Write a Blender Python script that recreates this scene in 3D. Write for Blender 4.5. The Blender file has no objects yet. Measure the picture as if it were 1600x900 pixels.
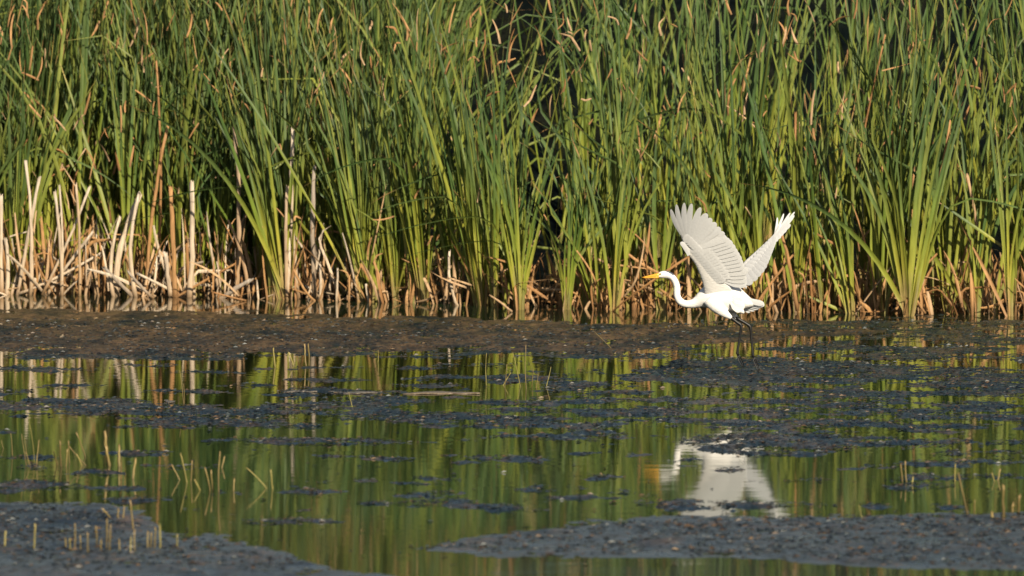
import bpy, bmesh, math, random
import numpy as np
from mathutils import Vector, Matrix

random.seed(7)
RNG = np.random.default_rng(11)
SC = bpy.context.scene
COL = SC.collection

# ------------------------------------------------------------------ camera, sky, sun, exposure
CAM_H = 2.5            # lens height above the water (m)
FPX = 1600 * 200 / 36  # focal length in photo pixels
HOR = 13.0             # photo row of the horizon
cam_d = bpy.data.cameras.new('camera')
cam_d.lens = 200; cam_d.sensor_width = 36
cam_d.shift_y = -(450 - HOR) / 1600
cam_d.clip_start = 0.5; cam_d.clip_end = 3000
cam_d.dof.use_dof = True; cam_d.dof.focus_distance = 39.2; cam_d.dof.aperture_fstop = 4.5
cam = bpy.data.objects.new('camera', cam_d); COL.objects.link(cam)
cam.location = (0, 0, CAM_H); cam.rotation_euler = (math.pi / 2, 0, 0)
SC.camera = cam

SUN_AZ = 23      # degrees to the right of straight behind the camera
SUN_EL = 30
a, e = math.radians(SUN_AZ), math.radians(SUN_EL)
SUN = Vector((math.sin(a) * math.cos(e), -math.cos(a) * math.cos(e), math.sin(e)))
world = bpy.data.worlds.new('World'); SC.world = world; world.use_nodes = True
wn = world.node_tree; wn.nodes.clear()
sky = wn.nodes.new('ShaderNodeTexSky'); sky.sky_type = 'NISHITA'; sky.sun_disc = False
sky.sun_elevation = e; sky.sun_rotation = math.pi - a
sky.air_density = 1.0; sky.dust_density = 1.2; sky.ozone_density = 1.0
bg = wn.nodes.new('ShaderNodeBackground'); bg.inputs['Strength'].default_value = 0.05
wo = wn.nodes.new('ShaderNodeOutputWorld')
wn.links.new(sky.outputs[0], bg.inputs[0]); wn.links.new(bg.outputs[0], wo.inputs[0])
sun_d = bpy.data.lights.new('sun', 'SUN'); sun_d.energy = 5.0; sun_d.angle = math.radians(0.55)
sun_d.color = (1.0, 0.87, 0.67)
sun = bpy.data.objects.new('sun', sun_d); COL.objects.link(sun)
sun.rotation_euler = (-SUN).to_track_quat('-Z', 'Y').to_euler(); sun.location = (20, -20, 30)

SC.view_settings.view_transform = 'Standard'; SC.view_settings.look = 'None'
SC.view_settings.exposure = 0.64; SC.view_settings.gamma = 1.0
SC.view_settings.use_curve_mapping = False
SC.render.engine = 'CYCLES'
SC.cycles.use_denoising = True
SC.cycles.max_bounces = 6; SC.cycles.diffuse_bounces = 1; SC.cycles.transparent_max_bounces = 4
SC.cycles.caustics_reflective = False; SC.cycles.caustics_refractive = False

# ------------------------------------------------------------------ helpers
def gpt(px, py):
    """photo point on the water -> world x, y"""
    D = FPX * CAM_H / (py - HOR)
    return (px - 800) / FPX * D, D

def at(px, py, D):
    """photo point at distance D -> world"""
    return Vector(((px - 800) / FPX * D, D, CAM_H - (py - HOR) / FPX * D))

def tag(o, label=None, cat=None, group=None, kind=None):
    if label: o['label'] = label
    if cat: o['category'] = cat
    if group: o['group'] = group
    if kind: o['kind'] = kind
    return o

def link(name, data, parent=None, mat=None):
    o = bpy.data.objects.new(name, data); COL.objects.link(o)
    if parent is not None: o.parent = parent
    if mat is not None:
        data.materials.clear(); data.materials.append(mat)
    return o

def empty(name, loc=(0, 0, 0)):
    o = bpy.data.objects.new(name, None); COL.objects.link(o)
    o.location = loc; o.empty_display_size = 0.1
    return o

def mesh_np(name, V, F, attrs=None, smooth=True):
    me = bpy.data.meshes.new(name)
    V = np.asarray(V, np.float32); F = np.asarray(F, np.int32)
    nf, k = F.shape
    me.vertices.add(len(V)); me.vertices.foreach_set('co', V.ravel())
    me.loops.add(nf * k); me.loops.foreach_set('vertex_index', F.ravel())
    me.polygons.add(nf)
    me.polygons.foreach_set('loop_start', np.arange(0, nf * k, k, dtype=np.int32))
    me.polygons.foreach_set('use_smooth', np.full(nf, smooth))
    for nm, arr in (attrs or {}).items():
        at_ = me.attributes.new(nm, 'FLOAT', 'POINT'); at_.data.foreach_set('value', np.asarray(arr, np.float32))
    me.update(calc_edges=True); me.validate()
    return me

def loft(rings, closed=True, caps=True):
    """rings: list of equally long point lists -> V, F (quads; caps as degenerate-free fans)"""
    n = len(rings[0]); V = [p for r in rings for p in r]; F = []
    for i in range(len(rings) - 1):
        for j in range(n if closed else n - 1):
            k = (j + 1) % n
            F.append((i * n + j, i * n + k, (i + 1) * n + k, (i + 1) * n + j))
    if caps:
        for i, flip in ((0, True), (len(rings) - 1, False)):
            c = len(V); V.append(sum((Vector(p) for p in rings[i]), Vector()) / n)
            for j in range(n):
                k = (j + 1) % n
                t = (i * n + j, i * n + k, c)
                F.append(t[::-1] if flip else t)
    return V, F

def mesh_py(name, V, F, smooth=True):
    me = bpy.data.meshes.new(name); me.from_pydata([tuple(v) for v in V], [], F)
    if smooth: me.polygons.foreach_set('use_smooth', [True] * len(me.polygons))
    me.update(); return me

def tube(path, radii, n=8, flat=1.0):
    """tapered tube along a path of world points"""
    rings = []
    path = [Vector(p) for p in path]
    for i, p in enumerate(path):
        d = (path[min(i + 1, len(path) - 1)] - path[max(i - 1, 0)]).normalized()
        u = d.cross(Vector((0, 1, 0)))
        if u.length < 0.05: u = d.cross(Vector((1, 0, 0)))
        u.normalize(); v = d.cross(u).normalized()
        rings.append([p + u * math.cos(2 * math.pi * k / n) * radii[i] + v * math.sin(2 * math.pi * k / n) * radii[i] * flat for k in range(n)])
    return loft(rings)

_L = RNG.random((256, 256)).astype(np.float32)
def vnoise(x, y):
    xi = np.floor(x).astype(int); yi = np.floor(y).astype(int)
    fx = x - xi; fy = y - yi
    fx = fx * fx * (3 - 2 * fx); fy = fy * fy * (3 - 2 * fy)
    g = lambda i, j: _L[i & 255, j & 255]
    return ((g(xi, yi) * (1 - fx) + g(xi + 1, yi) * fx) * (1 - fy) + (g(xi, yi + 1) * (1 - fx) + g(xi + 1, yi + 1) * fx) * fy)
def fbm(x, y, s, o=4, gain=0.5):
    r = 0; amp = 1; tot = 0
    for k in range(o):
        r = r + amp * vnoise(x / s + 17.3 * k, y / s + 9.1 * k); tot += amp; amp *= gain; s *= 0.5
    return r / tot

# ------------------------------------------------------------------ materials
def mat(name):
    m = bpy.data.materials.new(name); m.use_nodes = True
    nt = m.node_tree; b = nt.nodes['Principled BSDF']
    return m, nt, b
def N(nt, t, **kw):
    n = nt.nodes.new(t)
    for k, v in kw.items(): setattr(n, k, v)
    return n
def ramp(nt, stops, interp='LINEAR'):
    r = N(nt, 'ShaderNodeValToRGB'); r.color_ramp.interpolation = interp
    el = r.color_ramp.elements
    while len(el) < len(stops): el.new(0.5)
    for e_, (p, c) in zip(el, stops):
        e_.position = p; e_.color = (*c, 1)
    return r
def noise(nt, scale, detail=3, vec=None, rough=0.55):
    n = N(nt, 'ShaderNodeTexNoise'); n.inputs['Scale'].default_value = scale
    n.inputs['Detail'].default_value = detail; n.inputs['Roughness'].default_value = rough
    if vec is not None: nt.links.new(vec, n.inputs['Vector'])
    return n
def math_n(nt, op, a_, b_=None):
    n = N(nt, 'ShaderNodeMath', operation=op)
    for i, v in enumerate((a_, b_)):
        if v is None: continue
        if isinstance(v, (int, float)): n.inputs[i].default_value = v
        else: nt.links.new(v, n.inputs[i])
    return n.outputs[0]
def mix_col(nt, fac, A, B, mode='MIX'):
    n = N(nt, 'ShaderNodeMix', data_type='RGBA', blend_type=mode)
    for s, v in ((0, fac), (6, A), (7, B)):
        if isinstance(v, (int, float)): n.inputs[s].default_value = v
        elif isinstance(v, tuple): n.inputs[s].default_value = (*v, 1)
        else: nt.links.new(v, n.inputs[s])
    return n.outputs[2]

def leaf_material(name, stops, var_dark, var_light, rough=0.5, transl=0.25, obj_random=True):
    """stops: colour along the blade; per-blade variation from the blade's own number"""
    m, nt, b = mat(name); L = nt.links
    t = N(nt, 'ShaderNodeAttribute', attribute_name='t'); r = N(nt, 'ShaderNodeAttribute', attribute_name='rnd')
    rv = r.outputs['Fac']
    if obj_random:
        oi = N(nt, 'ShaderNodeObjectInfo')
        rv = math_n(nt, 'FRACT', math_n(nt, 'ADD', rv, oi.outputs['Random']))
    r2 = math_n(nt, 'FRACT', math_n(nt, 'MULTIPLY', rv, 7.31))
    r3 = math_n(nt, 'FRACT', math_n(nt, 'MULTIPLY', rv, 23.7))
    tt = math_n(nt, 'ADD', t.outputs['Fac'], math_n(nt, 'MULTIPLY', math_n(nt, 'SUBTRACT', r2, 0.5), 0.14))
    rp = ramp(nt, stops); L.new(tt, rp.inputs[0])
    c = mix_col(nt, math_n(nt, 'MULTIPLY', rv, 0.75), rp.outputs[0], var_dark, 'MULTIPLY')
    c = mix_col(nt, math_n(nt, 'MULTIPLY', math_n(nt, 'GREATER_THAN', r3, 0.72), 0.45), c, var_light)
    # fine veins and blotches
    tc = N(nt, 'ShaderNodeTexCoord'); mp = N(nt, 'ShaderNodeMapping'); mp.inputs['Scale'].default_value = (60, 60, 5)
    L.new(tc.outputs['Object'], mp.inputs[0])
    nz = noise(nt, 1.0, 3, mp.outputs[0])
    rr = ramp(nt, [(0.3, (0.62, 0.6, 0.55)), (0.7, (1.15, 1.15, 1.1))]); L.new(nz.outputs[0], rr.inputs[0])
    c = mix_col(nt, 1.0, c, rr.outputs[0], 'MULTIPLY')
    L.new(c, b.inputs['Base Color']); b.inputs['Roughness'].default_value = rough
    b.inputs['Specular IOR Level'].default_value = 0.25
    tr = N(nt, 'ShaderNodeBsdfTranslucent'); L.new(c, tr.inputs[0])
    ms = N(nt, 'ShaderNodeMixShader'); ms.inputs[0].default_value = transl
    L.new(b.outputs[0], ms.inputs[1]); L.new(tr.outputs[0], ms.inputs[2])
    L.new(ms.outputs[0], nt.nodes['Material Output'].inputs['Surface'])
    return m

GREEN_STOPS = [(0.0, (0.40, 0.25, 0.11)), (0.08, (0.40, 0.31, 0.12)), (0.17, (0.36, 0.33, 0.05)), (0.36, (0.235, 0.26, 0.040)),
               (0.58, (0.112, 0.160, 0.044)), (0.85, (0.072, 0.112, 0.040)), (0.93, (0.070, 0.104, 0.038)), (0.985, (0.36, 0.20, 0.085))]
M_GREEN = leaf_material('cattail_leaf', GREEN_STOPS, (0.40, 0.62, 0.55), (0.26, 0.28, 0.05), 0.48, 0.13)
M_DEAD = leaf_material('dead_leaf', [(0, (0.34, 0.20, 0.10)), (0.4, (0.50, 0.29, 0.13)), (1, (0.52, 0.30, 0.14))], (0.55, 0.45, 0.38), (0.60, 0.46, 0.32), 0.6, 0.15)
M_PALE = leaf_material('bleached_stalk', [(0, (0.36, 0.23, 0.13)), (0.25, (0.58, 0.46, 0.34)), (1, (0.60, 0.52, 0.44))], (0.75, 0.72, 0.70), (0.62, 0.50, 0.38), 0.65, 0.05)
M_GREYST = leaf_material('grey_stalk', [(0, (0.30, 0.19, 0.10)), (0.3, (0.36, 0.29, 0.23)), (1, (0.42, 0.37, 0.33))], (0.70, 0.68, 0.66), (0.52, 0.34, 0.18), 0.65, 0.05)
M_SHEET = leaf_material('sodden_leaf', [(0, (0.10, 0.09, 0.08)), (1, (0.17, 0.15, 0.13))], (0.6, 0.6, 0.6), (0.22, 0.16, 0.10), 0.35, 0)
M_STUB = leaf_material('reed_stub', [(0, (0.13, 0.10, 0.05)), (0.2, (0.17, 0.13, 0.06)), (0.8, (0.27, 0.21, 0.085)), (1, (0.36, 0.26, 0.13))], (0.55, 0.55, 0.50), (0.36, 0.34, 0.11), 0.55, 0.15)

def wet_mud(name, dark, mid, light, sc, rough=(0.25, 0.6), bump=0.5, bscale=30):
    m, nt, b = mat(name); L = nt.links
    g = N(nt, 'ShaderNodeNewGeometry'); P = g.outputs['Position']
    mp = N(nt, 'ShaderNodeMapping'); mp.inputs['Scale'].default_value = (1, 0.35, 1); L.new(P, mp.inputs[0])
    n1 = noise(nt, sc, 6, mp.outputs[0], 0.7)
    rp = ramp(nt, [(0.38, dark), (0.49, mid), (0.60, light)]); L.new(n1.outputs[0], rp.inputs[0])
    n2 = noise(nt, sc * 7, 4, mp.outputs[0], 0.7)
    rp2 = ramp(nt, [(0.35, (0.35, 0.35, 0.36)), (0.65, (1.5, 1.5, 1.5))]); L.new(n2.outputs[0], rp2.inputs[0])
    L.new(mix_col(nt, 1.0, rp.outputs[0], rp2.outputs[0], 'MULTIPLY'), b.inputs['Base Color'])
    b.inputs['Specular IOR Level'].default_value = 0.32
    rr = N(nt, 'ShaderNodeMapRange'); rr.inputs[3].default_value = rough[0]; rr.inputs[4].default_value = rough[1]
    rr.inputs[1].default_value = 0.35; rr.inputs[2].default_value = 0.65
    n3 = noise(nt, sc * 2.3, 3, P); L.new(n3.outputs[0], rr.inputs[0]); L.new(rr.outputs[0], b.inputs['Roughness'])
    bp = N(nt, 'ShaderNodeBump'); bp.inputs['Strength'].default_value = bump; bp.inputs['Distance'].default_value = 0.012
    n4 = noise(nt, bscale, 4, P, 0.65); L.new(n4.outputs[0], bp.inputs['Height']); L.new(bp.outputs[0], b.inputs['Normal'])
    return m
M_MUD = wet_mud('wet_brown_mud', (0.007, 0.010, 0.010), (0.054, 0.036, 0.018), (0.10, 0.062, 0.029), 2.2, (0.32, 0.65), 1.0, 30)
M_WEED = wet_mud('rotting_pondweed', (0.004, 0.009, 0.011), (0.013, 0.022, 0.025), (0.060, 0.042, 0.026), 3.4, (0.2, 0.45), 1.0, 40)
def bank_material():
    m = wet_mud('wet_grey_silt', (0.004, 0.007, 0.008), (0.022, 0.025, 0.025), (0.092, 0.054, 0.027), 1.7, (0.22, 0.5), 1.0, 26)
    nt = m.node_tree; b = nt.nodes['Principled BSDF']; L = nt.links
    g = N(nt, 'ShaderNodeNewGeometry'); sx = N(nt, 'ShaderNodeSeparateXYZ'); L.new(g.outputs['Position'], sx.inputs[0])
    nz = noise(nt, 1.1, 4, g.outputs['Position'])
    z = math_n(nt, 'ADD', sx.outputs[2], math_n(nt, 'MULTIPLY', math_n(nt, 'SUBTRACT', nz.outputs[0], 0.5), 0.03))
    mr = N(nt, 'ShaderNodeMapRange'); L.new(z, mr.inputs[0]); mr.inputs[1].default_value = 0.004; mr.inputs[2].default_value = 0.014
    old = b.inputs['Base Color'].links[0].from_socket
    L.new(mix_col(nt, mr.outputs[0], (0.055, 0.065, 0.066), old), b.inputs['Base Color'])  # low edge painted paler, sky sheen on wet silt put into the colour
    return m
M_BANK = bank_material()

def water_material():
    m, nt, b = mat('pond_water'); L = nt.links
    g = N(nt, 'ShaderNodeNewGeometry')
    n0 = noise(nt, 0.22, 2, g.outputs['Position'])
    rp = ramp(nt, [(0.42, (0.005, 0.008, 0.004)), (0.62, (0.010, 0.032, 0.014))]); L.new(n0.outputs[0], rp.inputs[0])
    L.new(rp.outputs[0], b.inputs['Base Color'])
    b.inputs['IOR'].default_value = 1.333; b.inputs['Roughness'].default_value = 0.045
    b.inputs['Specular IOR Level'].default_value = 0.5
    mp = N(nt, 'ShaderNodeMapping'); mp.inputs['Scale'].default_value = (1.8, 6.5, 1); L.new(g.outputs['Position'], mp.inputs[0])
    n1 = noise(nt, 1.0, 2, mp.outputs[0], 0.4)
    n2 = noise(nt, 0.35, 2, g.outputs['Position'])
    h = math_n(nt, 'MULTIPLY', n1.outputs[0], math_n(nt, 'ADD', n2.outputs[0], -0.1))
    bp = N(nt, 'ShaderNodeBump'); bp.inputs['Strength'].default_value = 1.0; bp.inputs['Distance'].default_value = 0.0017
    L.new(h, bp.inputs['Height']); L.new(bp.outputs[0], b.inputs['Normal'])
    return m
M_WATER = water_material()

def simple(name, col, rough=0.5, spec=0.5, nscale=0, var=0.25, sss=0):
    m, nt, b = mat(name); L = nt.links
    b.inputs['Base Color'].default_value = (*col, 1); b.inputs['Roughness'].default_value = rough
    b.inputs['Specular IOR Level'].default_value = spec
    if nscale:
        tc = N(nt, 'ShaderNodeTexCoord'); nz = noise(nt, nscale, 3, tc.outputs['Object'])
        rp = ramp(nt, [(0.3, tuple(c * (1 - var) for c in col)), (0.7, tuple(min(1, c * (1 + var)) for c in col))])
        L.new(nz.outputs[0], rp.inputs[0]); L.new(rp.outputs[0], b.inputs['Base Color'])
    return m
def plumage(name, col, transl, stretch):
    m, nt, b = mat(name); L = nt.links
    tc = N(nt, 'ShaderNodeTexCoord'); mp = N(nt, 'ShaderNodeMapping'); mp.inputs['Scale'].default_value = stretch
    L.new(tc.outputs['Object'], mp.inputs[0]); nz = noise(nt, 1.0, 4, mp.outputs[0], 0.6)
    rp = ramp(nt, [(0.3, tuple(c * 0.93 for c in col)), (0.65, col)]); L.new(nz.outputs[0], rp.inputs[0])
    L.new(rp.outputs[0], b.inputs['Base Color']); b.inputs['Roughness'].default_value = 0.75
    b.inputs['Specular IOR Level'].default_value = 0.2
    bp = N(nt, 'ShaderNodeBump'); bp.inputs['Strength'].default_value = 0.5 if not transl else 0.15; bp.inputs['Distance'].default_value = 0.006
    L.new(nz.outputs[0], bp.inputs['Height']); L.new(bp.outputs[0], b.inputs['Normal'])
    if transl:
        tr = N(nt, 'ShaderNodeBsdfTranslucent'); L.new(rp.outputs[0], tr.inputs[0])
        ms = N(nt, 'ShaderNodeMixShader'); ms.inputs[0].default_value = transl
        L.new(b.outputs[0], ms.inputs[1]); L.new(tr.outputs[0], ms.inputs[2])
        L.new(ms.outputs[0], nt.nodes['Material Output'].inputs['Surface'])
    return m
M_BODY = plumage('white_plumage', (0.74, 0.73, 0.71), 0, (28, 60, 110))
M_FEATHER = plumage('white_flight_feather', (0.70, 0.71, 0.72), 0.15, (70, 70, 70))
M_BILL = simple('orange_yellow_bill', (0.72, 0.34, 0.035), 0.4, 0.5, 60, 0.12)
M_LEG = simple('black_leg_scales', (0.008, 0.008, 0.008), 0.45, 0.35, 200, 0.4)
M_IRIS = simple('pale_yellow_iris', (0.65, 0.50, 0.12), 0.2)
M_PUPIL = simple('black_pupil', (0.005, 0.005, 0.005), 0.1)

# ------------------------------------------------------------------ the setting: water, soil, mud banks, pondweed
def sheet(name, x0, x1, y0, y1, z, m, label, nx=1, ny=1, zf=None):
    xs = np.linspace(x0, x1, nx + 1); ys = np.linspace(y0, y1, ny + 1)
    X, Y = np.meshgrid(xs, ys); Z = np.full_like(X, z) if zf is None else zf(X, Y)
    V = np.stack([X, Y, Z], -1).reshape(-1, 3)
    i = np.arange(ny)[:, None] * (nx + 1) + np.arange(nx)[None]
    F = np.stack([i, i + 1, i + nx + 2, i + nx + 1], -1).reshape(-1, 4)
    o = link(name, mesh_np(name, V, F), None, m); tag(o, label, kind='structure'); return o
sheet('pond_water', -400, 400, -60, 600, 0.0, M_WATER, 'still dark pond water reflecting the reeds')
def front(x):   # the waterline of the reed stand
    return np.interp(x, [-9, -4.5, -2.8, -1.2, 0.0, 1.05, 2.2, 4.2, 9], [50.0, 49.6, 49.2, 48.3, 47.5, 47.0, 46.7, 46.2, 45.8])
M_SOIL = wet_mud('reed_soil_gap_shade', (0.002, 0.004, 0.004), (0.004, 0.006, 0.005), (0.008, 0.009, 0.006), 2.0, (0.7, 0.95), 0.6, 20)  # soil coloured near-black, shade of the reed gaps put into the colour
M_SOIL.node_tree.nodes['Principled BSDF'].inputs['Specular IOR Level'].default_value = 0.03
def soil_z(X, Y):
    d = Y - front(X)
    return np.where(d < 0.3, -0.06, np.clip(0.02 * (d - 0.3), 0, 0.12)) + np.clip((d - 9.5) * 0.45, 0, 4.2) + 0.03 * (fbm(X, Y, 1.3) - 0.5)  # steep rise at the back is added, hides sky and keeps gaps dark
sheet('reed_soil', -60, 60, 46.0, 130, 0, M_SOIL, 'reed soil blackened as gap shade, with an added bank behind the stand', 120, 200, soil_z)

# streaks of floating pondweed and mud, read off the photograph: centre, half width, half height, weight
STREAKS = [(250, 641, 300, 17, 1.15), (60, 640, 160, 16, 1.1), (470, 643, 70, 5, 0.9), (40, 577, 60, 2.5, .8), (132, 603, 38, 2.2, .8), (495, 576, 75, 3.5, .9),
 (650, 573, 75, 3, .85), (655, 592, 55, 3, .85), (500, 612, 95, 3, .7), (690, 629, 130, 3, .8), (620, 655, 110, 5, .9), (760, 651, 160, 6, .9), (850, 640, 120, 5, .85),
 (450, 689, 150, 6, 1.0), (810, 684, 125, 6, .9), (560, 713, 80, 4, .75), (800, 716, 125, 5, .85), (640, 716, 60, 4, .6), (670, 785, 140, 9, .72), (460, 765, 75, 8, .95), (860, 760, 120, 5, .55),
 (60, 716, 75, 3, .75), (60, 757, 80, 2.6, .75), (215, 783, 40, 3, .7), (485, 815, 80, 3.2, .85), (330, 798, 30, 2.2, .7), (265, 729, 60, 3, .6), (260, 690, 60, 2.6, .6),
 (1240, 587, 380, 16, 1.1), (1010, 580, 140, 7, 1.0), (1500, 588, 200, 17, 1.05), (1430, 560, 200, 8, .72), (1400, 545, 260, 10, .85), (1500, 525, 200, 16, .9), (1330, 512, 300, 12, .95),
 (1150, 632, 300, 9, .8), (1450, 636, 240, 11, .85), (1000, 641, 200, 9, .95), (1050, 661, 260, 7, .85), (1350, 668, 300, 9, .85), (1200, 683, 260, 8, .9), (1420, 693, 240, 8, .95), (1500, 655, 160, 6, .8),
 (1180, 695, 190, 7, .8), (945, 709, 55, 7, .95), (1540, 708, 120, 4, .8), (1430, 728, 120, 4, .75), (1560, 745, 90, 5, .7), (1400, 612, 260, 5, .7), (1220, 790, 150, 5, .8), (1120, 784, 70, 3, .8), (1310, 770, 50, 3, .6),
 (1150, 733, 30, 2.5, .75), (1075, 720, 40, 3, .7), (1260, 751, 90, 4, .65), (960, 772, 60, 4, .6), (1130, 705, 60, 3, .8),
 (150, 556, 190, 4, .95), (480, 553, 200, 4, .9), (760, 551, 170, 4, .95), (960, 556, 120, 4, .9), (300, 560, 90, 2, .7), (620, 558, 90, 2, .7), (1350, 600, 320, 5, .8), (700, 602, 60, 2, .6), (330, 582, 60, 1.8, .6), (230, 570, 60, 1.6, .55)]
_r = random.Random(5)      # many thin drifting wisps between the larger mats, thicker towards the egret's side
for _k in range(130):
    _y = _r.uniform(562, 800); _x = _r.uniform(-50, 1650)
    if _x < 700 and _r.random() < 0.55: continue
    _w = _r.uniform(14, 90); STREAKS.append((_x, _y, _w, _r.uniform(1.0, 2.6) * (1 + (_y - 560) / 300), _r.uniform(0.62, 0.95)))
FAR_TOP = [(-300, 486), (0, 487), (400, 491), (520, 494), (760, 500), (1000, 506), (1200, 511), (1330, 517), (1900, 522)]
FAR_BOT = [(-300, 550), (0, 553), (200, 556), (430, 553), (560, 549), (700, 548), (850, 550), (930, 556), (1000, 548), (1090, 538), (1250, 528), (1400, 522), (1900, 518)]
NL_TOP = [(-400, 783), (0, 786), (150, 789), (235, 806), (255, 832), (330, 836), (400, 848), (460, 868), (500, 886), (620, 903), (700, 930), (900, 1000)]
NR_TOP = [(500, 1000), (630, 864), (645, 857), (700, 847), (820, 827), (900, 814), (1000, 809), (1250, 804), (1600, 799), (2000, 797)]
NR_BOT = [(500, 820), (645, 858), (750, 868), (850, 873), (1000, 871), (1120, 872), (1250, 878), (1400, 890), (1600, 893), (2000, 893)]
def ip(t, x): return np.interp(x, [p[0] for p in t], [p[1] for p in t])

def fields(px, py):
    D = FPX * CAM_H / (py - HOR); X = (px - 800) / FPX * D
    n = fbm(X, D, 0.42, 6, 0.68) - 0.5; n2 = fbm(X + 40, D, 2.2, 4) - 0.5
    weed = np.full(px.shape, -1.0)
    for cx, cy, hw, hh, w in STREAKS:
        wob = cy + 0.5 * hh * np.sin(px / (hw * 0.37) + cx)
        q = 1 - np.sqrt(((px - cx) / (hw * 1.15)) ** 2 + ((py - wob) / (hh * 1.15)) ** 2)
        weed = np.maximum(weed, q * 0.9 + (w - 1) * 0.6)
    ragged = n * 3.0 + n2 * 0.6
    weed = weed - 0.31 + 1.15 * ragged * np.where(weed > -0.6, 1, 0.6)
    far = np.minimum((py - ip(FAR_TOP, px)) / 9, (ip(FAR_BOT, px) - py) / 7)
    far = np.clip(far, -2, 1.0) + ragged * 1.3
    nl = np.clip((py - ip(NL_TOP, px)) / 12, -2, 1.2) + ragged * 0.6
    nr = np.clip(np.minimum((py - ip(NR_TOP, px)) / 8, (ip(NR_BOT, px) - py) / 7), -2, 1.2) + ragged * 0.55
    return X, D, weed, far, nl, nr, n, n2

cpx = np.arange(-420, 2020, 3.2); rpy = np.concatenate([np.arange(482, 720, 1.0), np.arange(720, 1010, 1.6)])
PXg, PYg = np.meshgrid(cpx, rpy)
Xg, Yg, weed, far, nl, nr, ng, n2g = fields(PXg, PYg)
micro = fbm(Xg + 7, Yg, 0.16, 4, 0.8) - 0.5
def emerge(name, f, other, amp, top, rough, m, label, kind):
    z = np.clip(f, -1.2, 1) * amp + micro * rough * np.clip(f + 0.6, 0, 1) + ng * rough * 0.3 * np.clip(f, 0, 1)
    z = np.minimum(z, top + 0.5 * (z - top))
    ok = (z > -0.004)
    if other is not None: ok &= other
    q = ok[:-1, :-1] | ok[1:, :-1] | ok[:-1, 1:] | ok[1:, 1:]
    idx = np.arange(z.size).reshape(z.shape)
    F = np.stack([idx[1:, :-1], idx[1:, 1:], idx[:-1, 1:], idx[:-1, :-1]], -1)[q]
    u, inv = np.unique(F, return_inverse=True)
    V = np.stack([Xg.ravel()[u], Yg.ravel()[u], z.ravel()[u]], -1)
    o = link(name, mesh_np(name, V, inv.reshape(-1, 4)), None, m)
    tag(o, label, kind=kind); return z
zfar = emerge('mud_bank', far, None, 0.009, 0.013, 0.065, M_MUD, 'low brown mud bank in front of the reeds', 'structure')
znl = emerge('mud_bank_left', nl, None, 0.007, 0.010, 0.034, M_BANK, 'grey silt bank in the near corner', 'structure')
znr = emerge('mud_bank_right', nr, None, 0.006, 0.009, 0.026, M_BANK, 'grey brown silt bar in the near water', 'structure')
notbank = (far < 0.35) & (nl < 0.15) & (nr < 0.15)
zw = emerge('pondweed', weed, notbank, 0.009, 0.010, 0.055, M_WEED, 'dark rotting pondweed floating in ragged mats', 'stuff')

# loose scraps of weed lying on the mats and drifting at their edges
def scraps():
    n = 190000
    px = RNG.uniform(-150, 1750, n); py = 900 - (RNG.random(n) ** 0.75) * 400
    X, D, w, f, l, r, _, _ = fields(px, py)
    best = np.maximum.reduce([w + 0.05, f * 0.6 - 0.15, l * 0.4 - 0.22, r * 0.4 - 0.22])
    keep = RNG.random(n) < np.clip((best + 0.25) * 1.6, 0.004, 0.8)
    X, D, best = X[keep], D[keep], best[keep]; n = len(X)
    # surface under each scrap
    base = np.clip(best, 0, 1) * 0.014 + 0.002
    V = np.zeros((n, 5, 3)); s = np.minimum(RNG.gamma(2.0, 0.0045, n) + 0.0045, 0.019); ang = RNG.uniform(0, 6.28, n); asp = RNG.uniform(0.12, 0.4, n)
    ux, uy = np.cos(ang), np.sin(ang)
    h = RNG.uniform(0.0, 1.0, n) * s * 0.55
    for k, (a_, b_, c_) in enumerate([(-1, -1, 0), (1, -1, .5), (1, 1, .7), (-1, 1, .3), (0, 0, 1.1)]):
        V[:, k, 0] = X + s * (a_ * ux - b_ * asp * uy); V[:, k, 1] = D + s * (a_ * uy + b_ * asp * ux)
        V[:, k, 2] = base + h * c_ * RNG.uniform(0.3, 1.3, n)
    i = np.arange(n)[:, None] * 5
    F = np.concatenate([np.stack([i[:, 0] + p, i[:, 0] + (p + 1) % 4, i[:, 0] + 4], -1) for p in range(4)])
    rn = np.repeat(RNG.random(n), 5)
    m, nt, b = mat('weed_scrap'); at_ = N(nt, 'ShaderNodeAttribute', attribute_name='rnd')
    rp = ramp(nt, [(0, (0.002, 0.003, 0.004)), (0.5, (0.006, 0.010, 0.011)), (0.62, (0.030, 0.042, 0.046)), (0.78, (0.040, 0.054, 0.058)), (0.84, (0.045, 0.028, 0.015)), (0.985, (0.085, 0.050, 0.024)), (1.0, (0.20, 0.14, 0.08))])
    nt.links.new(at_.outputs['Fac'], rp.inputs[0]); nt.links.new(rp.outputs[0], b.inputs['Base Color']); b.inputs['Roughness'].default_value = 0.5
    o = link('pondweed_scraps', mesh_np('pondweed_scraps', V.reshape(-1, 3), F, {'rnd': rn}, False), None, m)
    tag(o, 'small scraps of rotting weed lying on the mats and mud', kind='stuff')
scraps()

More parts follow.
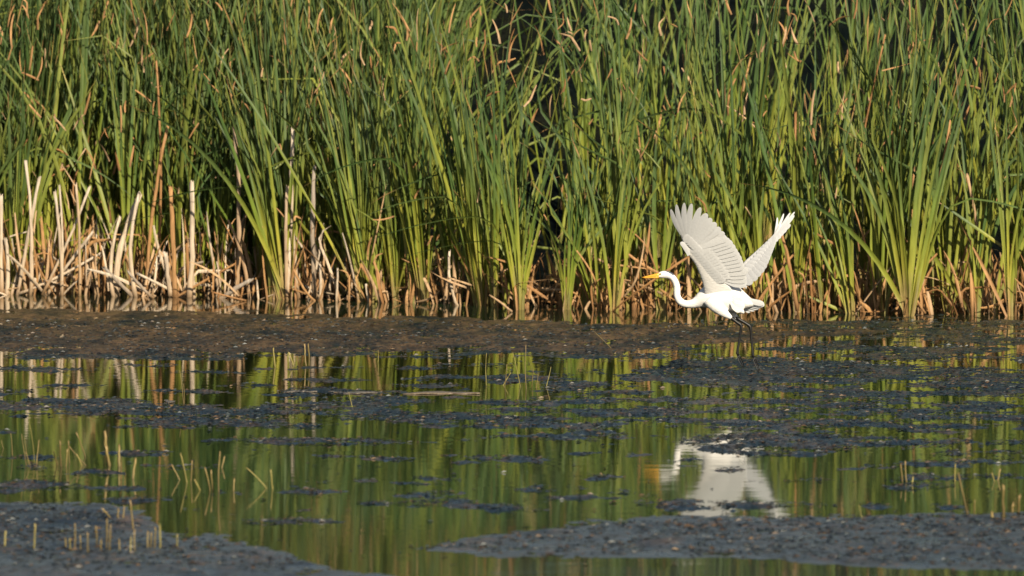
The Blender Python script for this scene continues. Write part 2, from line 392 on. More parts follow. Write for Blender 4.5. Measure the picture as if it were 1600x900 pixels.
# ------------------------------------------------------------------ blades
def blade_arrays(L, w0, lean, curv, facing, twist, ybend=0.0, kink=None, nseg=10, sheath=True, fold=0.18, tip=1.0):
    """one strap leaf: rises along z, bends in x; returns V (3 per ring), t"""
    t = np.linspace(0, 1, nseg + 1)
    angl = lean + curv * t ** 1.5
    if kink: angl = angl + kink[1] / (1 + np.exp(-(t - kink[0]) * 60))
    am = (angl[1:] + angl[:-1]) / 2; ds = L / nseg
    x = np.concatenate([[0], np.cumsum(np.sin(am) * ds)]); z = np.concatenate([[0], np.cumsum(np.cos(am) * ds)])
    y = ybend * L * t ** 2
    w = w0 * np.minimum(1, (0.85 if sheath else 0.6) + 0.8 * t) * np.clip(1 - tip * t ** 4.5, 0.03, 1) ** 0.9
    ph = facing + twist * t
    wx, wy = np.cos(ph) * np.cos(angl), np.sin(ph); wz = -np.cos(ph) * np.sin(angl)
    W = np.stack([wx, wy, wz], -1) * (w / 2)[:, None]
    C = np.stack([x, y, z], -1)
    nrm = np.stack([np.sin(ph), -np.cos(ph), 0 * ph], -1) * (w * fold)[:, None]
    V = np.stack([C - W, C + nrm, C + W], 1)
    return V.reshape(-1, 3), np.repeat(t, 3)
def blade_faces(nseg):
    i = np.arange(nseg)[:, None] * 3 + np.array([0, 1])
    return np.stack([i, i + 1, i + 4, i + 3], -1).reshape(-1, 4)

def blade_mesh(name, **kw):
    nseg = kw.get('nseg', 10); V, t = blade_arrays(**kw)
    return mesh_np(name, V, blade_faces(nseg), {'t': t, 'rnd': np.full(len(t), random.random())})

U = random.uniform
LEAVES, DEADS = [], []
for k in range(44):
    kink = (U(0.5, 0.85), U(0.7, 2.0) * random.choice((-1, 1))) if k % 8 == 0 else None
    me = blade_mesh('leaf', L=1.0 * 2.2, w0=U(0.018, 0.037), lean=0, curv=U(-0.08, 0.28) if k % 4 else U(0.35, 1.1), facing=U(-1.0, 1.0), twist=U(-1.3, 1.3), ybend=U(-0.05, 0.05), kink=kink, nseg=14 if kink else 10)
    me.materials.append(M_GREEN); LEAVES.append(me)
for k in range(24):
    kink = (U(0.3, 0.8), U(0.6, 2.4) * random.choice((-1, 1))) if k % 3 == 0 else None
    me = blade_mesh('dead_leaf', L=1.0, w0=U(0.014, 0.026), lean=0, curv=U(-0.3, 0.3), facing=U(-1.2, 1.2), twist=U(-2.5, 2.5), ybend=U(-0.1, 0.1), kink=kink, nseg=14, fold=0.3)
    me.materials.append(M_DEAD); DEADS.append(me)

def add_leaf(plant, me, x, y, z, lean_x, lean_y, rz, s, sw=1.0, name='leaf'):
    o = bpy.data.objects.new(name, me); COL.objects.link(o); o.parent = plant
    flip = math.pi if lean_x < 0 and random.random() < 0.9 else 0.0
    R = Matrix.Rotation(lean_x, 4, 'Y') @ Matrix.Rotation(lean_y, 4, 'X') @ Matrix.Rotation(rz + flip, 4, 'Z')
    o.matrix_local = Matrix.Translation((x, y, z)) @ R @ Matrix.Diagonal((sw, sw, s, 1))
    return o

def cattail(x, y, n, height, spread, label, group, dead=1, rz=0.0, sw=1.0, lean=0.0):
    p = empty('cattail_plant', (x, y, -0.04)); p.rotation_euler.z = rz
    tag(p, label, 'cattail', group)
    for i in range(n):
        u = (i + 0.5) / n * 2 - 1
        add_leaf(p, random.choice(LEAVES), u * 0.024 * sw + U(-.005, .005), U(-0.02, 0.02), 0, lean + u * spread + random.gauss(0, 0.04 if random.random() < 0.85 else 0.22), random.gauss(0, 0.05), U(-0.5, 0.5),
                 height / 2.2 * U(0.68, 1.06) * (1 - 0.15 * abs(u)), sw * U(0.8, 1.15))
    for i in range(dead):
        add_leaf(p, random.choice(DEADS), U(-.05, .05), U(-.06, 0.0), U(0, 0.05), random.gauss(0, 0.35), random.gauss(0, 0.15), U(-1, 1), U(0.3, 1.1), U(0.7, 1.1), 'dead_leaf')
    return p

# ------------------------------------------------------------------ plants that stand out in the photograph: px, base py, leaves, height, spread
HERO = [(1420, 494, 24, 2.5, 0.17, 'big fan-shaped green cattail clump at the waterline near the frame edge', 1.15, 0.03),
        (1248, 488, 13, 2.6, 0.045, 'tall straight cattail clump just beyond the egret tail and far wing', 1.15, 0.02),
        (1033, 484, 11, 1.75, 0.13, 'cattail clump directly behind the egret head and bill', 1.1, 0.0),
        (812, 484, 11, 2.2, 0.09, 'green cattail clump at the waterline in the middle of the stand', 1.1, -0.03),
        (716, 474, 10, 2.0, 0.10, 'cattail clump with a long leaf leaning towards the broken stalks', 1.0, -0.10),
        (637, 466, 8, 2.1, 0.06, 'slim upright cattail beside the diagonal fallen green leaf', 1.0, 0.0),
        (885, 484, 10, 1.6, 0.08, 'short yellow-green cattail between mid-stand clump and egret', 1.05, 0.05),
        (960, 486, 9, 2.0, 0.07, 'yellow-green cattail a little ahead of the egret bill', 1.0, 0.02),
        (532, 463, 8, 2.1, 0.05, 'upright cattail rising behind the short pale stub pair', 1.0, -0.02),
        (458, 458, 8, 2.2, 0.06, 'green cattail between two tall grey stalks', 1.0, 0.02),
        (312, 447, 13, 2.4, 0.05, 'dense upright cattail clump beside the thick grey standing stalk', 1.1, 0.0),
        (150, 452, 11, 2.1, 0.05, 'green cattail clump between the crossing white stalks and brown litter', 1.1, 0.03),
        (18, 448, 10, 2.2, 0.06, 'cattail clump beside the white stalk at the frame edge', 1.0, 0.02),
        (1110, 487, 9, 1.9, 0.08, 'cattail behind the egret breast and near wing', 1.0, 0.0),
        (1190, 487, 8, 2.0, 0.06, 'cattail standing behind the egret tail', 1.0, -0.04),
        (1330, 490, 10, 1.9, 0.11, 'leaning cattail next to the big fan-shaped clump on its egret side', 1.0, -0.06),
        (1525, 492, 11, 2.3, 0.07, 'dense yellow-green cattail clump beyond the big fan-shaped clump', 1.05, 0.02),
        (1480, 490, 8, 2.2, 0.06, 'slim cattail just past the big fan-shaped clump', 1.0, 0.05),
        (1580, 494, 9, 2.2, 0.07, 'last waterline cattail clump at the frame edge past the fan', 1.0, -0.02)]
hero_x = []
for px, py, n, h, sp, lab, sw, ln in HERO:
    x, D = gpt(px, py); hero_x.append((x, D))
    cattail(x, D, n, h, sp, lab, 'cattails along the waterline', 1, U(-0.3, 0.3), sw, ln)

MARKS = [(5, 'the thick white frame-edge stalk'), (60, 'the crossing white stalks'), (115, 'the long leaning white stalk'), (205, 'the thick bent bleached stalk'), (265, 'the short bleached stump'),
         (300, 'the thick pale standing stalk'), (368, 'the tall grey stalk'), (425, 'the pair of short stems'), (455, 'the trio of grey stalks'), (497, 'the widest grey stalk'), (530, 'the short pinkish stub'),
         (590, 'the fallen diagonal leaf foot'), (655, 'the fallen diagonal leaf middle'), (712, 'the curved pale stalk'), (765, 'the orange stem in water'), (812, 'the mid-stand waterline clump'),
         (885, 'the short yellow-green cattail'), (960, 'the gap ahead of the egret bill'), (1020, 'the egret bill'), (1060, 'the egret neck'), (1110, 'the egret near wing'), (1165, 'the egret tail'), (1225, 'the egret far wing tip'),
         (1275, 'the tall clump by the far wing'), (1330, 'the green leaf in water'), (1380, 'the egret side of the fan'), (1420, 'the centre of the fan-shaped clump'), (1465, 'the bent tan stalk by the fan'),
         (1515, 'the shredded orange stalk'), (1560, 'the thick stub on the silt bar'), (1610, 'the frame edge beyond the fan')]
def plant_label(px, d, h, lean):
    size = 'low ' if h < 2.0 else ('tall ' if h > 2.6 else '')
    tilt = ' leaning' if abs(lean) > 0.06 else ''
    row = 'at waterline by' if d < 0.6 else ('second row behind' if d < 1.3 else 'far back behind')
    return f"{size}{'' if size else 'medium '}cattail{tilt} {row} {min(MARKS, key=lambda q: abs(q[0] - px))[1]}"
n_pl = 0
while n_pl < 208:
    x = U(-5.0, 4.8); d = random.random() ** 1.7 * 2.2
    y = float(front(x)) + 0.1 + d
    px = 800 + x / y * FPX
    if not -60 < px < 1660: continue
    if d < 0.5 and any(abs(x - a_) < 0.14 and abs(y - b_) < 0.5 for a_, b_ in hero_x): continue
    if px < 420 and d < 0.25: continue
    if px > 720 and random.random() < (0.36 if d < 0.9 else 0.66): continue
    if float(fbm(np.array([x * 1.0]), np.array([y * 0.45]), 0.40, 2)[0]) < ((0.52 if px > 720 else 0.44) if d > 0.5 else 0.40): continue
    h = (U(1.4, 2.4) if random.random() < 0.4 else U(2.4, 3.3)) if d < 0.9 else U(3.1, 4.2); ln = random.gauss(0, 0.05) + float(np.interp(px, [0, 300, 450, 900, 1050, 1600], [0.06, 0.05, -0.05, -0.06, 0.02, 0.02]))
    cattail(x, y, random.randint(8, 11) if px < 700 else random.randint(5, 8), h, U(0.04, 0.15), plant_label(px, d, h, ln), 'green cattails of the stand', 1 if random.random() < 0.55 else 0, U(-0.8, 0.8), U(0.8, 1.1), ln)
    n_pl += 1

by_label = {}
for o in COL.objects:
    if o.name.startswith('cattail_plant'): by_label.setdefault(o['label'], []).append(o)
ORD = ['leftmost', 'second from left', 'third from left', 'fourth from left', 'fifth from left', 'sixth from left', 'seventh from left', 'eighth from left', 'ninth from left', 'tenth from left']
for lab, group_ in by_label.items():
    if len(group_) > 1:
        for k, o in enumerate(sorted(group_, key=lambda q: q.location.x / q.location.y)): o['label'] = f'{lab}, {ORD[min(k, 9)]}'

# ------------------------------------------------------------------ the rest of the stand: one mass
def mass(name, m, specs, nseg, label):
    Vs, Ts, Rs = [], [], []
    for kw, pos, rz in specs:
        V, t = blade_arrays(nseg=nseg, **kw)
        c, s = math.cos(rz), math.sin(rz)
        V = np.stack([V[:, 0] * c - V[:, 1] * s + pos[0], V[:, 0] * s + V[:, 1] * c + pos[1], V[:, 2] + pos[2]], -1)
        Vs.append(V); Ts.append(t); Rs.append(np.full(len(t), random.random()))
    f = blade_faces(nseg); nv = (nseg + 1) * 3
    F = (np.arange(len(Vs))[:, None, None] * nv + f[None]).reshape(-1, 4)
    o = link(name, mesh_np(name, np.concatenate(Vs), F, {'t': np.concatenate(Ts), 'rnd': np.concatenate(Rs)}), None, m)
    tag(o, label, kind='stuff'); return o
specs = []; dspecs = []
for k in range(2100):
    x = U(-8.5, 8.5); d = 0.25 + random.random() ** 0.9 * 9
    y = float(front(x)) + d
    if abs(x) < 5 and d < 2.2 and random.random() < (0.62 if x < -0.8 else 0.9): continue
    if x > -0.9 and d > 1.6 and random.random() < 0.94: continue
    for j in range(random.randint(6, 10)):
        ln = random.gauss(0, 0.10) if random.random() < 0.92 else random.gauss(0, 0.45)
        specs.append((dict(L=U(2.4, 4.2) if d < 3 else U(3.4, 4.4), w0=U(0.016, 0.034), lean=ln, curv=(U(-0.1, 0.35) if random.random() < 0.8 else U(.4, 1.1)) * (1 if ln > 0 else -1), facing=U(-1.2, 1.2), twist=U(-1.5, 1.5), ybend=U(-.06, .06),
                           kink=(U(.5, .9), U(-2, 2)) if random.random() < 0.1 else None), (x + U(-.05, .05), y + U(-.05, .05), -0.03), U(-.5, .5)))
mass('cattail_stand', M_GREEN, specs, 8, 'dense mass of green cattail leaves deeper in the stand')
# dead leaves snagged through the stand and lying at its foot
for k in range(2700):
    x = U(-6.2, 6.2); y = float(front(x)) + U(0.0, 1.15)
    px = 800 + x / y * FPX
    kind = random.random()
    if px > 560 and kind < 0.86 and random.random() < 0.12: continue
    if px < 560 and kind < 0.9 and random.random() < 0.4: continue
    if kind < 0.62:        # upright dead sheaths and stubs
        z = 0.0; ln = random.gauss(0, 0.22); L = U(0.15, 0.6) * (1.35 if px < 560 else 0.9); cv = U(-.3, .3); kk = (U(.5, .9), U(-2.4, 2.4)) if random.random() < .25 else None; w = U(0.014, 0.034)
    elif kind < 0.86:       # fallen and leaning pieces
        z = abs(random.gauss(0, 0.12)); ln = random.gauss(0, 1.0); L = U(0.15, 0.6); cv = U(-.6, .6); kk = (U(.3, .7), U(-1.6, 1.6)) if random.random() < .4 else None; w = U(0.010, 0.026)
    else:                  # scraps snagged higher up
        z = U(0.4, 2.5); ln = random.gauss(0, 0.5); L = U(0.08, 0.35); cv = U(-.8, .8); kk = (U(.3, .7), U(-1.5, 1.5)) if random.random() < .3 else None; w = U(0.008, 0.022)
    dspecs.append((dict(L=L, w0=w, lean=ln, curv=cv, facing=U(-1.0, 1.0), twist=U(-1.5, 1.5), ybend=U(-.2, .2), kink=kk, fold=0.3, tip=U(0.3, 1)), (x, y, z - 0.03), U(-.7, .7)))
for k in range(270):      # brown leaf ends and snags up in the leaves
    x = U(-5.5, 5.5); y = float(front(x)) + U(-0.05, 0.7)
    dspecs.append((dict(L=U(0.05, 0.24), w0=U(0.010, 0.020), lean=random.gauss(0, 0.45) + (math.pi if random.random() < .3 else 0), curv=U(-.6, .6), facing=U(-1.0, 1.0), twist=U(-1.5, 1.5), kink=(U(.3, .7), U(-1.5, 1.5)) if random.random() < .25 else None, fold=0.3, tip=U(0.3, 1)), (x, y, U(0.5, 2.6)), U(-.7, .7)))
mass('dead_leaf_litter', M_DEAD, dspecs, 9, 'tangle of orange brown dead leaves at the foot of the cattails')

pspecs = []
for k in range(240):
    px = U(-120, 620); x = (px - 800) / FPX * 50; y = float(front(x)) + U(0.0, 1.0)
    if random.random() < max(0, (px - 330) / 330): continue
    ln = random.gauss(0, 0.28) if random.random() < 0.7 else random.gauss(0, 1.1)
    pspecs.append((dict(L=U(0.12, 0.75), w0=U(0.010, 0.030), lean=ln, curv=U(-.3, .3), facing=U(-1, 1), twist=U(-1, 1), ybend=U(-.15, .15), kink=(U(.3, .8), U(-2, 2)) if random.random() < .35 else None, fold=0.3, tip=U(0.2, .9)), (x, y, abs(random.gauss(0, .06)) - 0.03), U(-.6, .6)))
mass('bleached_litter', M_PALE, pspecs, 9, 'tangle of pale bleached leaf scraps at the foot of the stand')

# ------------------------------------------------------------------ broken stalks, each its own
def stalk_mesh(p0, p1, r0, r1, bow=0.0, flat=0.55, jag=True):
    p0, p1 = Vector(p0), Vector(p1); n = 9; path = []; rad = []; side = (p1 - p0).cross(Vector((0, 1, 0))).normalized() * bow * (p1 - p0).length
    for i in range(n):
        t = i / (n - 1)
        path.append(p0.lerp(p1, t) + side * 4 * t * (1 - t) + Vector((U(-1, 1), U(-1, 1), 0)) * r0 * 0.25)
        rad.append((r0 + (r1 - r0) * t) * U(0.86, 1.14))
    k = 8; V, F = tube(path, rad, k, flat)
    if jag:      # splintered end
        d = (p1 - p0).normalized()
        for j in range(k): V[(n - 1) * k + j] = V[(n - 1) * k + j] + d * U(-1.2, 2.2) * r1
        V[-1] = V[-1] - d * r1 * 1.5
    me = mesh_py('stalk', V, F)
    t = np.array([*np.repeat(np.linspace(0, 1, n), k), 0, 1]); at_ = me.attributes.new('t', 'FLOAT', 'POINT'); at_.data.foreach_set('value', t.astype(np.float32))
    at_ = me.attributes.new('rnd', 'FLOAT', 'POINT'); at_.data.foreach_set('value', np.full(len(t), random.random(), np.float32))
    return me
P, G, O = M_PALE, M_GREYST, M_DEAD
STALKS = [  # base px, py, top px, py, width px, material, forward offset, label
 (2, 452, 1, 304, 8, P, 'thick white stalk upright at the frame edge'),
 (10, 453, 9, 374, 7, P, 'short white stalk next to the thick one at the frame edge'),
 (47, 457, 40, 252, 6, P, 'tallest slender white stalk of the crossing group'),
 (30, 446, 62, 278, 6, P, 'pale stalk leaning across the tallest slender white stalk'),
 (66, 461, 140, 293, 5, P, 'long white stalk leaning steeply over the water edge'),
 (30, 459, 156, 396, 5, P, 'white stalk fallen low and almost lying on the water'),
 (96, 453, 85, 300, 6, P, 'upright white stalk crossed by the long leaning one'),
 (95, 440, 93, 290, 4, P, 'thin white stalk touching the upright one behind the leaning one'),
 (100, 425, 144, 364, 6, P, 'short pale stalk leaning behind the long leaning white one'),
 (124, 445, 119, 288, 5, G, 'greyish upright stalk beside the leaning white stalks'),
 (190, 432, 219, 306, 10, P, 'thick bleached stalk with a bend leaning over brown litter'),
 (214, 440, 218, 304, 7, P, 'bleached stalk standing behind the thick bent one'),
 (180, 440, 188, 340, 6, P, 'short pale stalk in front of the thick bent one'),
 (266, 463, 258, 394, 8, P, 'short bleached stump standing at the water edge'),
 (272, 445, 266, 294, 8, O, 'brown standing stalk behind the short bleached stump'),
 (295, 447, 298, 286, 9, P, 'thick pale standing stalk beside the dense upright clump'),
 (202, 458, 162, 418, 7, G, 'grey fallen stalk slanting into the water edge'),
 (240, 466, 200, 424, 5, G, 'thin grey fallen stalk beside the short bleached stump'),
 (262, 452, 216, 428, 5, P, 'pale fallen stalk lying behind the short bleached stump'),
 (288, 458, 380, 406, 4, O, 'long tan stem leaning low over the water edge'),
 (360, 458, 390, 438, 8, G, 'short thick grey stub lying at the water edge'),
 (368, 380, 366, 200, 8, G, 'tall grey stalk rising above the tan leaning stem'),
 (236, 400, 262, 198, 6, O, 'tall orange stalk leaning high behind the bleached stalks'),
 (244, 240, 244, 95, 4, O, 'thin orange stalk highest in the stand above the bleached ones'),
 (449, 420, 449, 292, 6, G, 'grey standing stalk, first of the trio beyond the tall grey one'),
 (493, 420, 491, 260, 8, G, 'widest grey standing stalk with a dark streak in the trio'),
 (462, 320, 458, 200, 7, P, 'pale stalk top showing highest in the trio'),
 (500, 461, 500, 412, 5, P, 'short pale stub upright before the widest grey stalk'),
 (526, 465, 528, 420, 4, P, 'short pinkish stub next to the upright pale stub'),
 (486, 459, 460, 422, 4, O, 'orange bent stem leaning at the foot of the grey trio'),
 (713, 458, 702, 392, 5, P, 'curved pale stalk in the middle of the stand'),
 (738, 446, 700, 434, 3.5, O, 'orange leaf stem lying level in mid stand'),
 (800, 487, 766, 462, 4, O, 'orange stem fallen into the water below the mid-stand clump'),
 (1246, 486, 1220, 362, 6, O, 'orange stalk leaning behind the egret far wing'),
 (1200, 452, 1239, 398, 5, O, 'orange stalk crossing the leaning one behind the egret far wing'),
 (1428, 455, 1463, 398, 4, O, 'bent tan stalk in front of the big fan-shaped clump'),
 (1446, 490, 1419, 444, 4, O, 'tan stalk fallen at the foot of the big fan-shaped clump'),
 (1460, 298, 1485, 189, 4, O, 'thin orange stalk high beyond the big fan-shaped clump'),
 (1243, 255, 1243, 177, 5, O, 'orange stalk tip high above the egret far wing'),
 (1518, 330, 1512, 275, 6, O, 'shredded orange stalk in the stand past the big fan-shaped clump'),
 (1378, 80, 1383, 55, 3.5, O, 'small orange stalk tip near the top edge'),
 (385, 470, 330, 456, 3.5, O, 'thin tan stem lying flat on the water edge')]
for (x0, y0, x1, y1, w, m, lab) in STALKS:
    if y0 > 436:
        D = FPX * CAM_H / (max(y0, 452) - HOR) - 0.1
        D = min(D, float(front((x0 - 800) / FPX * 49)) + 0.02)
    else:      # foot hidden in the stand
        D = float(front((x0 - 800) / FPX * 49)) + (0.1 if y0 > 380 else 0.2)
    D1 = D - 0.05
    a_ = at(x0, y0, D); b_ = at(x1, y1, D1)
    if a_.z > 0.02:      # carry the stalk on down to its root in the soil
        d = (b_ - a_).normalized()
        if d.z > 0.35: a_ = a_ - d * ((a_.z + 0.03) / d.z)
    r = w / 2 * D / FPX
    me = stalk_mesh((0, 0, 0), b_ - a_, r, r * 0.75, U(-0.03, 0.03) if 'bend' not in lab and 'curved' not in lab and 'bent' not in lab else 0.07)
    o = link('broken_stalk', me, None, m); o.location = a_
    tag(o, lab, 'stalk', 'broken dead stalks')
# long green leaves fallen across the stand
for (x0, y0, x1, y1, w, lab) in [(590, 466, 722, 345, 6, 'long green leaf fallen diagonally across mid stand'), (1322, 489, 1258, 460, 5, 'green leaf fallen into the water past the egret tail'),
        (1205, 458, 1262, 376, 7, 'broad green leaf slanting behind the egret far wing'), (1570, 388, 1470, 316, 5, 'green leaf slanting down past the big fan-shaped clump')]:
    D = FPX * CAM_H / (y0 - HOR) if y0 > 455 else float(front((x0 - 800) / FPX * 47)) + 0.05
    a_ = at(x0, y0, D); b_ = at(x1, y1, D - 0.05); d = b_ - a_; L = d.length
    me = blade_mesh('fallen_leaf', L=L, w0=w * D / FPX, lean=math.atan2(d.x, d.z), curv=U(-.05, .12), facing=U(-.3, .3), twist=0.4, tip=0.8)
    o = link('fallen_leaf', me, None, M_GREEN); o.location = a_; tag(o, lab, 'leaf', 'green leaves fallen across the stand')

# ------------------------------------------------------------------ tufts of cut stems standing in the open water
TUFTS = [
 ('pair of short pale stems in water before the far mud bank', [(429.5, 573, 427, 544), (458, 571, 451, 550)]),
 ('two straight stems side by side below the far mud bank', [(478, 571, 475.5, 537), (482, 571, 481.5, 538)]),
 ('lone thin stem rising from the edge of the big slate weed mat', [(286, 630, 281, 579), (287, 630, 287, 600)]),
 ('cluster of thin stems in water nearest the frame edge', [(42, 727, 34, 678), (45, 727, 38, 683), (47, 729, 40, 706), (53, 723, 47, 664), (57, 729, 61, 687), (19, 712, 17, 678), (6, 701, 2, 687)]),
 ('cluster of crossing bent stems in water beside the edge cluster', [(90, 727, 84, 706), (96, 729, 94, 689), (103, 729, 105, 702), (109, 723, 107, 689), (127, 727, 120, 710), (135, 727, 108, 697), (133, 714, 119.5, 676)]),
 ('three slim stems in water between the bent cluster and thick stub', [(171, 727, 164, 676), (171, 728, 165.5, 697), (187, 729, 186.6, 697)]),
 ('single thick short stub in open water', [(209, 748, 212, 718)]),
 ('three stems forming a V in open water', [(281, 750, 268, 725), (290.5, 754, 282, 709), (299, 752, 300.5, 720)]),
 ('upright stems in water next to the V-shaped stems', [(312, 766, 304, 750), (327, 767, 320, 731), (333.6, 767, 330, 735), (343, 769, 344, 706), (346, 731, 350.5, 714), (365, 767, 366, 748)]),
 ('leaning stem and upright stem on a small weed mat', [(415, 763, 385, 731), (425.7, 764, 423, 734.5)]),
 ('single stub alone on the near silt bank by the frame edge', [(53, 860, 55, 818), (8, 854, 9, 830)]),
 ('row of stubs on the near silt bank', [(103, 858, 102, 841), (110.6, 860, 109, 841), (115, 858, 117, 818), (125, 862, 125, 837), (137, 864, 137, 832.5), (151, 854, 150, 822), (158, 862, 158, 843)]),
 ('tall stems at the middle of the near silt bank', [(165.5, 858, 167, 811), (171, 860, 173, 820), (175, 811, 160, 794), (183, 813.5, 185, 794.5), (192, 813, 194, 790), (186, 862, 186, 843), (207, 830, 203, 782)]),
 ('stubs toward the open-water end of the near silt bank', [(205, 862, 205, 839), (211, 862, 210, 828), (230, 858, 231, 830), (236.5, 858, 237, 832), (241, 858, 243, 824), (249, 858, 249, 818), (277, 856, 277, 835)]),
 ('thin tall stems in water at mid pond', [(761, 602, 760, 552), (788, 606, 792, 568.6), (786, 602, 798, 582), (813, 604, 801, 550), (823, 608, 822, 539), (830, 604, 833, 577), (837, 606, 841, 585), (853, 604, 861, 573)]),
 ('tiny thin stem before the far mud bank at mid pond', [(590, 566, 591, 547)]),
 ('thin bent stem beside the brown weed streak', [(551, 637, 545, 613)]),
 ('pair of stems standing in the egret-side water beyond its reflection', [(1410.6, 752, 1407.5, 725.6), (1417.6, 752, 1415, 721), (1426, 758, 1427, 745)]),
 ('leaning stem and stub in water past the stem pair', [(1493, 752, 1493, 725.6), (1512, 804, 1497, 739), (1522, 804, 1523, 782)]),
 ('short forked stems in water near the frame edge on the egret side', [(1554, 752, 1550, 739), (1559, 750, 1563, 733)]),
 ('thick stub at the edge of the silt bar near the frame edge', [(1569, 811, 1568, 758), (1582, 800, 1583, 788), (1593, 804, 1593, 774), (1551, 811, 1550, 800)]),
 ('thin single stem on the silt bar edge below the egret reflection', [(1347, 811, 1342, 789)]),
 ('thin green stem leaning on the far mud bank', [(957, 547, 926, 516)])]
for lab, stems in TUFTS:
    x, D = gpt(sum(s[0] for s in stems) / len(stems), sum(s[1] for s in stems) / len(stems))
    p = empty('reed_tuft', (x, D, 0)); tag(p, lab, 'reed stems', 'cut reed stems in the open water')
    for (x0, y0, x1, y1) in stems:
        gx, gD = gpt(x0, y0); top = at(x1, y1, gD + U(-.03, .03)); bot = Vector((gx, gD, 0)); d = top - bot
        bot = bot - d.normalized() * 0.05
        thin = 'thin' in lab or 'tiny' in lab
        w = (1.7 if thin else (5.0 if 'thick' in lab else 2.7)) * U(0.85, 1.2) / 2 * gD / FPX
        me = stalk_mesh((0, 0, 0), top - bot, w, w * (0.4 if thin else 0.75), U(-.03, .03), 0.7)
        o = link('stem', me, p, M_STUB); o.location = bot - Vector((x, D, 0))

# pale sheets of dead leaf floating flat on the water
for (cx, cy, hw, lab) in [(555, 613.5, 42, 'pale tan dead leaf sheet floating flat in mid pond'), (690, 615, 60, 'bluish grey leaf sheet floating beyond the tan one'), (470, 612.5, 26, 'short pale leaf scrap floating toward the big slate mat'), (137, 634, 14, 'small pale leaf lying on the big slate weed mat'), (265, 628, 9, 'tiny pale leaf scrap beside the lone thin stem')]:
    gx, gD = gpt(cx, cy); L = hw * 2 * gD / FPX; n = 16; rings = []
    for i in range(n + 1):
        t = i / n; w = 0.10 * math.sin(math.pi * min(max(t, .04), .96)) ** 0.5 * U(.6, 1.2); yy = 0.06 * math.sin(t * 5 + cx)
        z = 0.005 + 0.002 * math.sin(t * 9 + cx)
        rings.append([Vector(((t - .5) * L, yy - w, z - .004)), Vector(((t - .5) * L, yy + w, z - .003)), Vector(((t - .5) * L, yy + w * .9, z + .002)), Vector(((t - .5) * L, yy - w * .9, z + .002))])
    V, F = loft(rings); me = mesh_py('floating_leaf', V, F)
    for nm, arr in (('t', np.full(len(V), 0.6)), ('rnd', np.full(len(V), random.random()))):
        at_ = me.attributes.new(nm, 'FLOAT', 'POINT'); at_.data.foreach_set('value', arr.astype(np.float32))
    o = link('floating_leaf', me, None, M_SHEET); o.location = (gx, gD, 0); tag(o, lab, 'dead leaf', 'dead leaves floating on the pond')

# ------------------------------------------------------------------ the egret
DB = FPX * CAM_H / (585.5 - HOR)          # its distance: toes brush the water there
S = DB / FPX                              # metres per photo pixel at the bird
def bp_(px, py, dy=0.0): return at(px, py, DB + dy)
egret = empty('egret', bp_(1130, 585.5)); ORG = Vector(egret.location)
tag(egret, 'white egret taking off over the pond with wings raised and legs dangling', 'bird')
def part(name, V, F, m, parent=None, smooth=True):
    me = mesh_py(name, [Vector(v) - ORG for v in V], F, smooth); return link(name, me, parent or egret, m)

def ring_px(cx, cy, dx, dy, rv, rh, y0=0.0, n=20):
    """ellipse across a px-space direction (dx,dy): rv px in the picture plane, rh px towards the lens"""
    l = math.hypot(dx, dy); ux, uy = -dy / l, dx / l
    return [bp_(cx + ux * rv * math.cos(a_), cy + uy * rv * math.cos(a_), y0 + rh * S * math.sin(a_)) for a_ in (2 * math.pi * k / n for k in range(n))]
def px_loft(pts, n=20, y0=None):
    rings = []
    for i, q in enumerate(pts):
        a_, b_ = pts[max(i - 1, 0)], pts[min(i + 1, len(pts) - 1)]
        rings.append(ring_px(q[0], q[1], b_[0] - a_[0], b_[1] - a_[1], q[2], q[3], q[4] if len(q) > 4 else 0.0, n))
    return loft(rings)
def smooth_pts(pts, m=4):
    out = []
    for i in range(len(pts) - 1):
        p0, p1, p2, p3 = (np.array(pts[max(i - 1, 0)]), np.array(pts[i]), np.array(pts[i + 1]), np.array(pts[min(i + 2, len(pts) - 1)]))
        for k in range(m):
            t = k / m
            out.append(tuple(0.5 * (2 * p1 + (p2 - p0) * t + (2 * p0 - 5 * p1 + 4 * p2 - p3) * t * t + (3 * p1 - p0 - 3 * p2 + p3) * t ** 3)))
    return out + [tuple(pts[-1])]
trunk = [(1027, 431.3, 2.2, 2.0), (1030, 430.3, 4.2, 3.2), (1034, 429.3, 5.4, 4.2), (1040, 428.9, 6.0, 4.8), (1046, 430.3, 5.6, 4.8), (1051.5, 434.5, 5.1, 4.6), (1055.5, 441, 5.2, 4.6), (1057.6, 448, 5.3, 4.7), (1057.8, 455, 5.3, 4.8),
         (1058, 461.5, 5.3, 5.0), (1060.5, 468, 5.6, 5.3), (1065.5, 473, 5.9, 5.6), (1073, 475.3, 6.0, 5.8), (1082, 474.8, 7.2, 7.0), (1090, 471.8, 9.6, 9.0), (1098, 468, 14, 12.5), (1108, 464.5, 19.5, 16), (1120, 463, 23, 18), (1133, 463.5, 24, 18), (1146, 466, 21, 16),
         (1156, 469, 16, 13), (1166, 472, 11, 10), (1175, 474, 6, 7), (1181, 475, 2, 3)]
V, F = px_loft(smooth_pts(trunk), 24)
def add(V2, F2):
    n = len(V); V.extend(V2); F.extend(tuple(i + n for i in f) for f in F2)
add(*px_loft(smooth_pts([(1108, 466, 12, 8, -.05), (1118, 477, 11, 8, -.06), (1128, 486, 8.5, 7, -.05), (1137, 493, 5.2, 4.6, -.045), (1143, 497, 3.0, 2.8, -.04)]), 16))
add(*px_loft(smooth_pts([(1120, 466, 12, 8, .05), (1132, 480, 11, 8, .05), (1142, 489, 8, 6, .045), (1149, 495, 4.6, 4.2, .04), (1154, 499, 2.6, 2.4, .04)]), 16))
